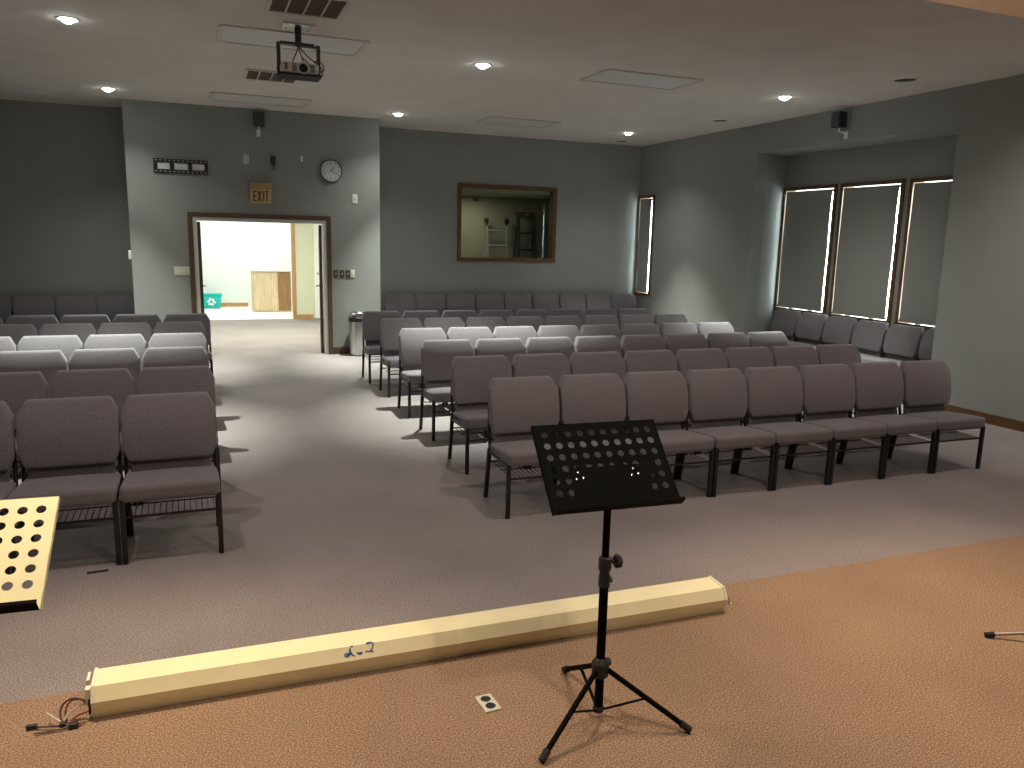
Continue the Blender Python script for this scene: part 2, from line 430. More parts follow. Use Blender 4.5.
for i, (y0, y1) in enumerate(WIN):
    window(i+1, y0, y1, WZ0, WZ1, XN, .17, .02)
    blind('pale grey roller blind drawn down over the ' + words[i], y0+.05, y1-.05, WZ0+.05, WZ1-.05, XN, .013, .034, 'roller blinds over the windows')
    # crank handles on the sill
    for k, t in enumerate((.3, .72)):
        yy = y0+.05+(y1-y0-.1)*t
        c = MB(); c.box((0, 0, .012), (.03, .07, .024)); c.bev(.006, 2); c.rod((-.01, .0, .02), (-.03, .03, .035), .006, 8)
        o = c.build('window_crank', M['ivory'], None, loc=(XN+.014, yy, WZ0+.05))
        tag(o, 'small window crank on the sill of the %s, %s one' % (words[i].split(',')[0], 'nearer' if k == 0 else 'farther'), 'window crank', 'window cranks on the niche sills')
window(4, 12.124, 12.644, .795, 2.545, XR, .20, .02, .05)
blind('narrow grey roller blind over the tall slim window by the far corner', 12.174, 12.594, .845, 2.495, XR, .013, .034, 'roller blinds over the windows')
# booth window
def booth_window():
    root = empty('window_5', (0, YB, 0)); root['kind'] = 'structure'
    x0, x1, z0, z1, w = 4.025, 5.80, 1.36, 2.612, .062
    b = MB(); y0, y1 = -.022, .17
    b.span(x0, x0+w, y0, y1, z0, z1); b.span(x1-w, x1, y0, y1, z0, z1); b.span(x0+w, x1-w, y0, y1, z0, z0+w); b.span(x0+w, x1-w, y0, y1, z1-w, z1)
    struct(b.build('window_frame', M['oak'], root))
    g = MB(); g.span(x0+w, x1-w, .08, .086, z0+w, z1-w); struct(g.build('window_pane', M['glass'], root))
booth_window()

# ------------------------------------------------------------------ ladders in the booth
def ladder_multi():
    root = tag(empty('folding_ladder', (5.26, 14.0, 0)), 'silver aluminium folding ladder leaning behind the glass of the back wall window', 'ladder')
    for s in (-1, 1):
        b = MB(); b.bar((s*.2, -.12, 0), (s*.19, .12, 1.98), .028, .055, (0, 1, 0)); b.build('side_rail', M['alu'], root)
        h = MB(); h.lathe([(0, -.03), (.05, -.03), (.055, 0), (.05, .03), (0, .03)], 14, (s*.20, .12, 2.06), Matrix.Rotation(PI/2, 4, 'Y')); h.rod((s*.195, .12, 1.96), (s*.2, .12, 2.06), .024, 8); h.build('hinge', M['black_plastic'], root)
        f = MB(); f.bar((s*.27, .02, 0), (s*.215, .15, 1.5), .03, .05, (0, 1, 0)); f.build('outer_rail', M['alu'], root)
    for k in range(7):
        z = .26+k*.27; t = z/1.98
        b = MB(); b.rod((-.19, -.12+.24*t, z), (.19, -.12+.24*t, z), .018, 10); b.build('rung', M['alu'], root)
ladder_multi()
def ladder_step():
    root = tag(empty('step_ladder', (5.83, 13.98, 0)), 'dark green step ladder standing behind the glass beside the silver ladder', 'ladder')
    for s in (-1, 1):
        b = MB(); b.bar((s*.25, -.2, 0), (s*.145, .1, 2.2), .03, .075, (0, 1, 0)); b.build('side_rail', M['green_fibre'], root)
        r = MB(); r.bar((s*.27, .26, 0), (s*.15, .14, 2.15), .025, .04, (0, 1, 0)); r.build('rear_rail', M['green_fibre'], root)
    for k in range(6):
        z = .3+k*.31; t = z/2.2; w = .25-.105*t
        b = MB(); b.box((0, -.2+.3*t, z), (2*w-.02, .09, .03)); b.build('step', M['green_fibre'], root)
    c = MB(); c.rbox((.165, .10, .04), .012, 2, c=(0, .11, 2.2)); c.build('top_cap', M['brown_plate'], root)
ladder_step()
o = MB().rbox((.05, .03, .03), .01, 2).build('emergency_light_box', M['brown_plate']); o.location = (4.9, 14.27, 2.44)
tag(o, 'small dark box mount high on the wall behind the glass', 'wall box')

# ------------------------------------------------------------------ chairs
def chair_proto():
    root = empty('upholstered_chair')
    fab, blk = M['fabric'], M['black_metal']
    def seat_warp(p):
        x, y, z = p
        cx = 1-(x/.25)**2; cy = 1-((y)/.215)**2
        if z > 0: z += .012*max(0, cx)*max(0, cy)
        # waterfall front edge, slight tilt to the rear
        z += -.034*((y+.21)/.42)*(1 if z > 0 else 0)
        if y < -.1: z -= .25*(y+.1)**2*4*.25
        return (x*(1-.03*max(0, y/.21)), y, z)
    b = MB(); b.rbox((.2455, .212, .047), .028, 4, seat_warp, (0, .19, .383), 6); b.build('seat', fab, root, 60)
    zt, zb = .82, .463; hz = (zt-zb)/2
    def wfac(z):
        t = (z+hz)/(2*hz)
        if t > .79: return 1-.15*min(1, (t-.79)/.19)
        if t < .22: return 1-.12*((.22-t)/.22)**1.2
        return 1
    def back_warp(p):
        x, y, z = p; f = wfac(z)
        puff = (1-(x/.25)**2)*(1-(z/hz)**2)
        if y < 0: y -= .014*max(0, puff)**.6
        y += .11*(z+hz) + .046*(max(0, z+.05)/(hz+.05))**2
        return (x*f, y, z)
    b = MB(); b.rbox((.2455, .034, hz), .015, 4, back_warp, (0, .352, (zt+zb)/2), 16); b.build('backrest', fab, root, 60)
    b = MB(); b.rbox((.212, .014, .062), .010, 3, lambda p: (p[0], p[1]+.12*(p[2]+.06), p[2]), (0, .362, .436), 4); b.build('lumbar_panel', fab, root, 60)
    for s in (-1, 1):
        l = MB(); l.bar((s*.2370, .0, 0), (s*.2370, .0, .352), .028, .026, (1, 0, 0)).bev(.004, 2); l.build('leg', blk, root)
    for s in (-1, 1):
        l = MB(); l.bar((s*.2370, .445, .0), (s*.2370, .378, .36), .030, .026, (1, 0, 0)).bev(.004, 2); l.build('leg', blk, root)
    f = MB()
    for s in (-1, 1): f.bar((s*.2370, .014, .343), (s*.2370, .385, .338), .018, .02, (0, 0, 1))
    f.bar((-.229, .05, .345), (.229, .05, .345), .02, .02); f.bar((-.229, .36, .345), (.229, .36, .345), .02, .02)
    f.build('seat_frame', blk, root)
    k = MB()
    for s in (-1, 1): k.tube([(s*.235, .372, .352), (s*.235, .392, .44), (s*.232, .408, .52), (s*.225, .432, .66)], .0115, 8)
    k.bar((-.23, .407, .505), (.23, .407, .505), .02, .016)
    k.build('back_frame', blk, root)
    r = MB()
    r.rod((-.231, .0, .255), (.231, .0, .255), .0075, 8); r.rod((-.231, .395, .262), (.231, .395, .262), .006, 8)
    for i in range(15):
        x = -.21+.42*i/14
        r.rod((x, 0, .257), (x, .395, .264), .0028, 6)
    r.rod((-.22, .2, .2585), (.22, .2, .2585), .004, 6)
    r.build('book_rack_grille', blk, root)
    return root
proto = chair_proto(); used = [False]
def chair(x, y, rz, label, group):
    if not used[0]: o = proto; used[0] = True
    else: o = dup(proto)
    o.location = (x, y, 0); o.rotation_euler = (0, 0, rz)
    return tag(o, label, 'chair', group)
ORD = ['first', 'second', 'third', 'fourth', 'fifth', 'sixth', 'seventh', 'eighth', 'ninth']
ROW = ['front', 'second', 'third', 'fourth', 'fifth', 'sixth']
RX = [1.767, 1.823, 1.859, 1.889, 1.916, 1.888]
RY = [4.434, 5.416, 6.439, 7.390, 8.390, 9.288]
RA = [-.0209, -.012, -.006, -.002, .0, .0]
LX = [-.176, -.159, -.179, -.180, -.179, -.119]
LN = [3, 3, 3, 4, 4, 5]
for r in range(6):
    for i in range(8):
        d = .241+.5076*i; a = RA[r]
        where = 'at the aisle end' if i == 0 else ('at the window end' if i == 7 else '%s from the aisle' % ORD[i])
        j = random.uniform(-.006, .006)
        chair(RX[r]-.012+d*math.cos(a), RY[r]-.01+d*math.sin(a)+j, a+random.uniform(-.008, .008),
              'mauve chair %s in the %s row, block right of the aisle' % (where, ROW[r]), 'chairs in the %s row right of the aisle' % ROW[r])
for r in range(6):
    for i in range(LN[r]):
        where = 'at the aisle end' if i == 0 else '%s from the aisle' % ORD[i]
        chair(LX[r]+.004-.5065*i, RY[r]-.03+random.uniform(-.006, .006), random.uniform(-.008, .008),
              'mauve chair %s in the %s row, block left of the aisle' % (where, ROW[r]), 'chairs in the %s row left of the aisle' % ROW[r])
for i in range(9):
    where = 'nearest the trash can' if i == 0 else ('in the corner by the slim window' if i == 8 else '%s from the trash can' % ORD[i])
    chair(3.02+.511*i, 12.10, 0, 'mauve back-wall chair under the ladder window, %s' % where, 'chairs against the back wall right of the doorway')
for i in range(4):
    where = 'touching the doorway wall' if i == 0 else '%s from the doorway wall' % ORD[i]
    chair(-1.055-.511*i, 12.10, 0, 'mauve back-wall chair left of the doorway, %s' % where, 'chairs against the back wall left of the doorway')
for i in range(6):
    where = 'at the far end' if i == 0 else ('nearest the wall corner' if i == 5 else '%s from the far end' % ORD[i])
    chair(7.485, 9.13-.518*i, -PI/2, 'mauve chair under the niche blinds, %s' % where, 'chairs in the window niche')

# ------------------------------------------------------------------ music stands
def perforated(w, h, t, holes, rad, pitch, x_first, z_first, cols, rows):
    bm = bmesh.new()
    xs = [-w/2] + [x_first-pitch/2+pitch*k for k in range(cols+1)] + [w/2]
    pz = pitch*1.02
    zs = [h/2] + [z_first+pz/2-pz*k for k in range(rows+1)] + [-h/2]
    V = {}
    def v(x, z):
        k = (round(x, 5), round(z, 5))
        if k not in V: V[k] = bm.verts.new((x, 0, z))
        return V[k]
    for i in range(len(xs)-1):
        for j in range(len(zs)-1):
            x0, x1, z1, z0 = xs[i], xs[i+1], zs[j], zs[j+1]
            if abs(x1-x0) < 1e-6 or abs(z1-z0) < 1e-6: continue
            if (i-1, j-1) in holes:
                cx, cz = (x0+x1)/2, (z0+z1)/2; n = 5
                cor = [(x1, z0, -PI/4), (x1, z1, PI/4), (x0, z1, 3*PI/4), (x0, z0, 5*PI/4)]
                for q in range(4):
                    a, b2 = cor[q], cor[(q+1) % 4]; t0 = a[2]; 
                    arc = [v(cx+rad*math.cos(t0+PI/2*k/n), cz+rad*math.sin(t0+PI/2*k/n)) for k in range(n+1)]
                    for k in range(n):
                        if k == n//2: bm.faces.new((v(a[0], a[1]), v(b2[0], b2[1]), arc[k+1], arc[k]))
                        elif k < n//2: bm.faces.new((v(a[0], a[1]), arc[k+1], arc[k]))
                        else: bm.faces.new((v(b2[0], b2[1]), arc[k+1], arc[k]))
            else:
                bm.faces.new((v(x0, z0), v(x1, z0), v(x1, z1), v(x0, z1)))
    g = bmesh.ops.extrude_face_region(bm, geom=list(bm.faces))
    for e in g['geom']:
        if isinstance(e, bmesh.types.BMVert): e.co.y += t
    m = MB(); m.bm.free(); m.bm = bm
    return m
def rivets(x):
    return [(x, .0), (x-.011, -.024), (x+.015, -.021)]
def music_stand(loc, desk_c, yaw, tilt, feet, m_desk, m_lip, label, full_tripod=True, hub_z=.20, base_z=.03):
    """desk_c: world centre of the desk"""
    root = tag(empty('music_stand', loc), label, 'music stand')
    L = Vector(loc)
    w, h = .481, .341
    holes = {(c, r) for c in range(10) for r in range(4)} | {(c, r) for c in (0, 1, 8, 9) for r in (4, 5)}
    d = perforated(w, h, .0018, holes, .0126, .0447, -w/2+.040, h/2-.040, 10, 6)
    dk = d.build('desk', m_desk, root, 30)
    R = Matrix.Translation(Vector(desk_c)-L) @ Matrix.Rotation(yaw, 4, 'Z') @ Matrix.Rotation(-tilt, 4, 'X')
    dk.matrix_local = R
    lip = MB()
    lip.box((0, -.0165, -h/2-.001), (w-.004, .035, .002)); lip.box((0, -.0335, -h/2+.004), (w-.004, .002, .009))
    lo = lip.build('shelf_lip', m_lip, root); lo.matrix_local = R
    rim = MB()
    for s in (-1, 1): rim.box((s*(w/2-.001), .007, 0), (.002, .014, h))
    rim.box((0, .007, h/2-.001), (w-.004, .014, .002))
    ro = rim.build('folded_rim', m_desk, root); ro.matrix_local = R
    for sx in (-.115, .095):
        for k, (dx, dz) in enumerate(rivets(sx)):
            q = MB(); q.lathe([(.0045, 0), (.004, .002), (0, .003)], 10, (dx, -.0001, dz-.025), Matrix.Rotation(PI/2, 4, 'X'))
            qo = q.build('rivet', M['chrome'], root); qo.matrix_local = R; qo['label'] = 'shiny rivet head'
    br = MB(); br.box((0, .012, -.03), (.24, .018, .05)); br.box((0, .03, -.06), (.05, .035, .08))
    bo = br.build('desk_bracket', m_lip, root); bo.matrix_local = R
    top = (R @ Vector((0, .03, -.09)))
    # shaft
    sh = MB(); sh.rod((0, 0, base_z), (0, 0, .62), .0165, 16); sh.build('lower_tube', M['stand_black'], root)
    up = MB(); up.tube([(0, 0, .60), (0, 0, max(.64, top.z-.08)), (top.x*.6, top.y*.6, top.z-.03), (top.x, top.y, top.z+.02)], .0132, 14); up.build('upper_tube', M['stand_black'], root)
    cl = MB(); cl.lathe([(.0165, .515), (.021, .517), (.021, .555), (.0185, .56), (.0185, .58), (.0235, .582), (.0235, .625), (.0135, .63)], 18); cl.build('clamp_collar', M['black_plastic'], root)
    for z, dr in ((.607, (.035, -.006)), (.536, (.022, .004))):
        kb = MB(); kb.rod((0.01, 0, z), (dr[0]+.006, dr[1], z), .006, 8)
        kb.lathe([(0, 0), (.022, .001), (.026, .006), (.026, .018), (.020, .024), (0, .025)] if z > .58 else [(0, 0), (.011, .001), (.012, .008), (0, .012)], 7, (dr[0], dr[1], z), Matrix.Rotation(PI/2, 4, 'Y'))
        kb.build('clamp_knob', M['black_plastic'], root)
    hb = MB(); hb.lathe([(.0165, hub_z-.035), (.03, hub_z-.03), (.032, hub_z+.02), (.022, hub_z+.035), (.0165, hub_z+.04)], 18); hb.build('tripod_hub', M['black_plastic'], root)
    hk = MB(); hk.lathe([(0, 0), (.014, .001), (.016, .006), (.016, .014), (0, .018)], 7, (.03, .012, hub_z+.01), Matrix.Rotation(PI/2, 4, 'Y')); hk.build('clamp_knob', M['black_plastic'], root)
    bc = MB(); bc.lathe([(0, base_z-.005), (.019, base_z-.004), (.021, base_z+.012), (.0165, base_z+.02)], 16); bc.build('base_collar', M['black_plastic'], root)
    for fx, fy in feet:
        F = Vector((fx-L.x, fy-L.y, 0)); u = Vector((F.x, F.y, 0)).normalized()
        a = u*.028 + Vector((0, 0, hub_z-.005)); e = F + Vector((0, 0, .014))
        lg = MB(); lg.rod(a, e, .0098, 12); lo = lg.build('leg', M['stand_black'], root)
        dv = (e-a).normalized()
        ft = MB(); ft.rod(e-dv*.035, e+dv*.006, .0135, 12, .0125); ft.build('rubber_foot', M['rubber'], lo)
        mid = a + (e-a)*.48
        bx = MB(); bx.bar(u*.018+Vector((0, 0, base_z+.006)), mid, .012, .003, (0, 0, 1)); bx.build('brace', M['stand_black'], root)
    return root
SL = (1.310, 2.345, 0)
music_stand(SL, (1.309, 2.366, .963), -.055, .764, [(1.010, 2.175), (1.575, 2.150), (1.325, 2.665)], M['stand_black'], M['stand_black'],
            'black perforated music stand with tripod legs in front of the long case')
music_stand((-.63, 2.36, 0), (-.626, 2.283, .903), -.069, .928, [(-.93, 2.28), (-.55, 2.05), (-.68, 2.69)], M['desk_glare'], M['stand_black'],
            'black perforated music stand desk with pale yellow glare painted on, at the picture edge, cut off')
def mic_stand():
    base = Vector((3.72, 2.03, 0))
    root = tag(empty('microphone_stand', base), 'tripod stand mostly out of view, one steel leg with black foot on carpet', 'stand')
    s = MB(); s.rod((0, 0, .05), (0, 0, .95), .011, 14); s.build('pole', M['black_metal'], root)
    h = MB(); h.lathe([(.011, .06), (.03, .065), (.032, .10), (.02, .12), (.011, .125)], 16); h.build('hub', M['black_plastic'], root)
    t = MB(); t.lathe([(0, .94), (.018, .94), (.02, .96), (.02, 1.0), (.014, 1.01), (0, 1.012)], 14); t.build('clamp_collar', M['black_plastic'], root)
    for k in range(3):
        F = Vector(((3.270, 2.298, 0), (3.86, 1.52, 0), (4.22, 2.25, 0))[k])-base
        u = Vector((F.x, F.y, 0)).normalized(); a = u*.025+Vector((0, 0, .085)); e = F+Vector((0, 0, .013))
        l = MB(); l.rod(a, e, .0075, 12); lo = l.build('leg', M['steel'], root); lo['label'] = 'bright steel leg'
        d = (e-a).normalized()
        f = MB(); f.rod(e-d*.03, e+d*.008, .0125, 12, .0115); f.build('rubber_foot', M['rubber'], lo)
mic_stand()

# ------------------------------------------------------------------ long projection screen case
def screen_case():
    ang = math.atan2(-.043, 2.687)
    root = tag(empty('projection_screen_case', (-.415, 2.998, 0), ang), 'long cream projection screen case lying on the carpet at the stage edge', 'projector screen case')
    L = 2.70
    prof = [(-.045, 0.0), (-.066, .069), (-.038, .118), (.075, .124), (.103, .07), (.083, 0.0)]
    b = MB(); b.prism(prof, .012, L-.012, 'X'); b.build('case_body', M['case'], root, 12)
    big = [(y*1.06, z*1.03 if z > .01 else z) for y, z in prof]
    for x0, x1 in ((0, .012), (L-.012, L)):
        c = MB(); c.prism(big, x0, x1, 'X'); c.build('end_cap', M['case_end'], root, 12)
    # bracket, hook and slot at the ends
    k = MB(); k.box((-.010, -.035, .085), (.016, .03, .06)); k.box((-.014, .03, .10), (.01, .06, .05)); k.build('mounting_bracket', M['case_end'], root)
    k = MB(); k.box((-.006, -.05, .05), (.006, .022, .055)); k.build('cable_slot', M['black_plastic'], root)
    k = MB(); k.tube([(L, -.045, .075), (L+.014, -.05, .07), (L+.018, -.056, .056), (L+.012, -.06, .045), (L+.022, -.062, .036), (L+.03, -.058, .045)], .0035, 8); k.build('hook', M['chrome'], root)
    k = MB(); k.box((L+.004, -.035, .05), (.008, .02, .09)); k.build('mounting_bracket', M['case_end'], root)
    # loose wires
    W = [(M['red_wire'], [(-.0, -.04, .05), (-.03, -.03, .075), (-.075, -.02, .07), (-.09, -.03, .03), (-.08, -.055, .012)]),
         (M['brown_wire'], [(-.0, -.045, .045), (-.05, -.03, .09), (-.10, -.02, .06), (-.105, -.04, .02), (-.085, -.07, .010)]),
         (M['red_wire'], [(-.0, -.045, .03), (-.02, -.06, .035), (-.05, -.055, .025), (-.07, -.07, .012), (-.03, -.085, .008)]),
         (M['white_wire'], [(-.0, -.04, .06), (-.04, -.035, .055), (-.08, -.045, .03), (-.09, -.06, .012)]),
         (M['white_wire'], [(-.085, -.075, .012), (-.12, -.05, .028), (-.145, -.03, .04)]),
         (M['brown_wire'], [(-.02, -.08, .008), (-.09, -.085, .012), (-.15, -.07, .012), (-.185, -.055, .010)]),
         (M['brown_wire'], [(-.06, -.09, .008), (-.12, -.10, .008), (-.175, -.095, .007)])]
    for m, p in W:
        w = MB(); P = []
        for i in range(len(p)-1):
            for t in (0, .33, .66): P.append(Vector(p[i]).lerp(Vector(p[i+1]), t))
        P.append(Vector(p[-1]))
        for _ in range(2): P = [P[0]]+[(P[i-1]+P[i]*2+P[i+1])/4 for i in range(1, len(P)-1)]+[P[-1]]
        w.tube(P, .0032, 8); w.build('wire', m, root)
    for c, d in (((-.19, -.053, .011), (.035, .014, .014)), ((-.055, -.09, .010), (.03, .02, .02)), ((-.09, -.075, .011), (.02, .02, .018))):
        k = MB(); k.box(c, d); k.bev(.003, 2); k.build('connector', M['black_plastic'], root)
    # blue marker scrawl on the upper sloping face
    fy, fz = Vector((-.066, .069)), Vector((-.038, .118))
    def P(x, t): q = fy.lerp(fz, t); nn = Vector((-.868, .496)); q = q+nn*.0012; return (x, q.x, q.y)
    s = MB()
    def stroke(pts, r=.0035):
        Q = [Vector(P(*p)) for p in pts]
        Q = [Q[i].lerp(Q[i+1], t) for i in range(len(Q)-1) for t in (0, .34, .67)] + [Q[-1]]
        for _ in range(2): Q = [Q[0]]+[(Q[i-1]+Q[i]*2+Q[i+1])/4 for i in range(1, len(Q)-1)]+[Q[-1]]
        s.tube(Q, r*.8, 8)
    X0 = .905
    stroke([(X0+.012, .5), (X0-.002, .55), (X0-.008, .4), (X0+.004, .28), (X0+.016, .4), (X0+.012, .6), (X0+.02, .82), (X0+.012, .8), (X0+.02, .55), (X0+.026, .3), (X0+.034, .32)])
    stroke([(X0+.018, .95), (X0+.03, .97)]); stroke([(X0+.0, .42), (X0+.022, .45)], .004)
    stroke([(X0+.042, .47), (X0+.054, .42), (X0+.064, .45)], .0045); stroke([(X0+.045, .38), (X0+.063, .36)], .003)
    stroke([(X0+.076, .42), (X0+.084, .5), (X0+.09, .42), (X0+.1, .5), (X0+.11, .8), (X0+.108, 1.02)], .0035)
    stroke([(X0+.082, .98), (X0+.094, 1.04), (X0+.104, 1.02)], .005); stroke([(X0+.098, .44), (X0+.108, .38)], .004)
    nn = Vector((0, -.868, .496)); p0 = Vector((0, fy.x, fy.y))
    for v in s.bm.verts: v.co -= nn*((v.co-p0).dot(nn)-.0006)*.9       # ink lies flat on the face
    s.build('marker_writing', M['blue_ink'], root)
screen_case()

# floor outlet and a scrap on the carpet
def floor_outlet():
    root = tag(empty('floor_outlet', (.956, 2.56, 0), .06), 'ivory duplex outlet plate set in the rust carpet beside the music stand', 'floor outlet')
    b = MB(); b.rbox((.033, .055, .004), .003, 2, c=(0, 0, .003)); b.build('cover_plate', M['ivory'], root)
    for s in (-1, 1):
        k = MB(); k.lathe([(.0, 0), (.0195, 0), (.0195, .002), (.017, .003), (0, .003)], 18, (0, s*.024, .006)); k.build('socket', M['black_plastic'], root)
    k = MB(); k.lathe([(.004, 0), (.003, .002), (0, .002)], 8, (0, 0, .006)); k.build('screw', M['chrome'], root)
floor_outlet()
o = MB().rbox((.05, .006, .005), .004, 2, c=(0, 0, .005)).build('black_pen', M['black_plastic']); o.location = (-.535, 4.33, 0); o.rotation_euler = (0, 0, .05)
tag(o, 'thin black pen lying on carpet before the left front row', 'pen')

# ------------------------------------------------------------------ trash can
def trash():
    root = tag(empty('trash_can', (2.19, 11.60, 0)), 'stainless steel round trash can with domed lid beside the doorway', 'trash can')
    b = MB(); b.lathe([(0, .006), (.128, .006), (.131, .02), (.135, .5), (.135, .51), (.0, .51)], 36); b.build('can_body', M['steel'], root)
    b = MB(); b.lathe([(.13, 0), (.134, 0), (.134, .014), (.13, .014)], 32); b.build('base_ring', M['black_plastic'], root)
    b = MB(); b.lathe([(.137, .50), (.141, .505), (.141, .555), (.137, .56), (.1, .56)], 36); b.build('rim_band', M['black_plastic'], root)
    b = MB(); b.lathe([(.139, .555), (.137, .59), (.122, .625), (.09, .652), (.045, .668), (0, .672)], 36); b.build('domed_lid', M['chrome'], root)
    b = MB(); b.rbox((.06, .01, .04), .008, 2, c=(0, -.128, .592)); b.build('swing_flap', M['steel'], root)
trash()

# ------------------------------------------------------------------ things on the doorway wall
def exit_sign():
    root = tag(empty('exit_sign', (.889, YP, 2.137)), 'aged yellow exit sign box with dark red letters above the doorway', 'exit sign')
    w, h = .145, .278
    b = MB(); b.span(-w, w, -.085, 0, 0, h); b.bev(.008, 2); b.build('sign_box', M['sign_box'], root)
    f = MB(); f.span(-w+.012, w-.012, -.088, -.084, .014, .19); f.build('sign_face', M['sign_face'], root)
    t = MB(); t.span(-w-.004, w+.004, -.092, 0, .20, .212); t.build('sign_ledge', M['sign_box'], root)
    y0, y1 = -.0905, -.0875; z0, z1 = .032, .172; s = .017
    def letter(fn):
        m = MB(); fn(m); m.build('letter', M['sign_red'], root)
    def E(m):
        x = -.103; m.span(x, x+s, y0, y1, z0, z1)
        for z in (z0, (z0+z1)/2-s/2, z1-s): m.span(x+s, x+.045, y0, y1, z, z+s)
    def X(m):
        for d in (1, -1): m.bar((-.018-d*.021, (y0+y1)/2, z0), (-.018+d*.021, (y0+y1)/2, z1), .018, .003, (0, 1, 0))
    def I(m): m.span(.026, .026+s, y0, y1, z0, z1)
    def T(m): m.span(.054, .105, y0, y1, z1-s, z1); m.span(.0795-s/2, .0795+s/2, y0, y1, z0, z1-s)
    for q in (E, X, I, T): letter(q)
exit_sign()
def clock():
    root = tag(empty('wall_clock', (1.862, YP, 2.629)), 'round wall clock with black rim and pale dial right of exit sign', 'clock')
    R = Matrix.Rotation(PI/2, 4, 'X')
    b = MB(); b.lathe([(0, .0), (.152, .0), (.158, .012), (.156, .034), (.152, .040), (.146, .034), (.146, .02)], 40, (0, 0, 0), R); b.build('clock_rim', M['ink'], root)
    b = MB(); b.lathe([(.1465, .019), (.1465, .0215), (0, .0215)], 40, (0, 0, 0), R); b.build('clock_face', M['clock_face'], root)
    k = MB()
    for i in range(12):
        a = i*PI/6; c = Vector((math.sin(a), 0, math.cos(a)))
        k.bar(c*.105+Vector((0, -.0225, 0)), c*.125+Vector((0, -.0225, 0)), .012 if i % 3 == 0 else .008, .002, (0, 1, 0))
    k.build('hour_markings', M['ink'], root)
    def hand(name, deg, ln, w):
        a = math.radians(deg); c = Vector((math.sin(a), 0, math.cos(a)))
        h = MB(); h.bar(c*-.015+Vector((0, -.025, 0)), c*ln+Vector((0, -.025, 0)), w, .002, (0, 1, 0)); h.build(name, M['ink'], root)
    hand('hour_hand', 38, .07, .009); hand('minute_hand', 114, .105, .006)
clock()
def tv_mount():
    root = tag(empty('tv_mount_bracket', (-.113, YP, 2.585)), 'black perforated steel television wall mount left of the exit sign', 'wall mount')
    w, h = .335, .070
    for s, nm in ((1, 'top_rail'), (-1, 'bottom_rail')):
        b = MB(); b.span(-w, w, -.022, -.003, s*h-.022, s*h+.022)
        b.build(nm, M['black_metal'], root)
        for i in range(12):
            x = -w+.03+i*(2*w-.06)/11
            q = MB(); q.box((x, -.0228, s*h), (.026, .002, .009)); q.build('slot', M['vent_frame'], root)
    for x in (-.217, 0, .217):
        b = MB(); b.span(x-.08, x+.08, -.004, -.0005, -h+.03, h-.03); b.build('backing_plate', M['white_plastic'], root)['label'] = 'white backing plate'
    for x in (-w+.022, -.115, .115, w-.022):
        b = MB(); b.span(x-.022, x+.022, -.020, -.002, -h+.022, h-.022); b.build('upright', M['black_metal'], root)
tv_mount()
def plate(name, x, z, w, h, m, label, cat, toggles=0, tm=None, group=None, pname='toggle'):
    root = tag(empty(name, (x, YP, z)), label, cat, group)
    b = MB(); b.rbox((w/2, .004, h/2), .003, 2, c=(0, -.004, 0)); b.build('cover_plate', m, root)
    for i in range(toggles):
        xx = (i-(toggles-1)/2)*(w/max(toggles, 1))*.86
        t = MB(); t.box((xx, -.011, 0), (.012, .012, .026)); t.bev(.003, 1); t.build(pname, tm or m, root)
    return root
plate('switch_plate', -.165, 1.206, .20, .118, M['ivory'], 'wide ivory four-gang light switch plate left of the doorway', 'light switch', 4, M['white_plastic'])
for i, x in enumerate((1.905, 1.993, 2.080)):
    plate('switch_plate', x, 1.178, .066, .118, M['brown_plate'], 'bronze light switch plate right of the doorway, %s from the trim' % ORD[i], 'light switch', 1, M['ivory'], 'bronze switch plates right of the doorway')
plate('switch_plate', 2.150, 1.180, .062, .115, M['ivory'], 'ivory light switch plate at the end of the bronze ones', 'light switch', 1, M['white_plastic'])
plate('outlet_plate', .715, 2.728, .075, .118, M['jamb'], 'pale outlet plate high on wall left of the hanging cable box', 'outlet', 2, M['ivory'], None, 'socket')
plate('outlet_plate', 1.458, 2.775, .03, .075, M['white_plastic'], 'tiny white wall plate between the cable box and the clock', 'wall plate')
plate('switch_plate', 2.195, 2.254, .075, .13, M['white_plastic'], 'white blank wall plate below and right of the clock', 'wall plate', 1, M['jamb'])
def cable_box():
    root = tag(empty('cable_outlet', (1.07, YP, 2.73)), 'small black wall socket with a short hanging cable above exit sign', 'outlet')
    b = MB(); b.rbox((.032, .02, .055), .008, 2, c=(0, -.02, 0)); b.build('socket_box', M['black_plastic'], root)
    c = MB(); c.tube([(0, -.03, -.05), (.005, -.035, -.085), (.012, -.03, -.115), (.008, -.025, -.135)], .007, 8); c.build('cable', M['black_plastic'], root)
cable_box()
o = MB().rbox((.02, .04, .06), .008, 2).build('wall_thermostat_mount', M['white_plastic']); o.location = (XP0-.02, YP+.09, 1.41)
tag(o, 'small white thermostat on the side edge of the doorway wall', 'thermostat')
# small speakers on brackets
def wall_speaker(loc, rz, label, conduit):
    root = tag(empty('wall_speaker', loc, rz), label, 'loudspeaker')       # -y faces the room
    b = MB(); b.rbox((.070, .065, .092), .012, 3, lambda p: (p[0]*(1-.12*(p[1] > 0)), p[1], p[2]), (0, -.13, 0)); b.build('cabinet', M['black_plastic'], root)
    g = MB(); g.rbox((.059, .004, .080), .003, 2, c=(0, -.197, 0)); g.build('speaker_grille', M['dark_grille'], root)
    k = MB(); k.tube([(0, -.12, -.085), (0, -.12, -.135), (0, -.06, -.14), (0, -.012, -.15)], .011, 10); k.box((0, -.006, -.165), (.05, .012, .09)); k.build('mount_bracket', M['white_plastic'], root)
    if conduit:
        c = MB(); c.tube([(.03, -.02, -.02), (.03, -.012, .04), (.03, -.012, H-loc[2]-.002)], .005, 8); c.build('cable', M['jamb'], root)
wall_speaker((XR, 7.83, 3.235), -PI/2+.0, 'small black loudspeaker on a white bracket above the window niche', True)
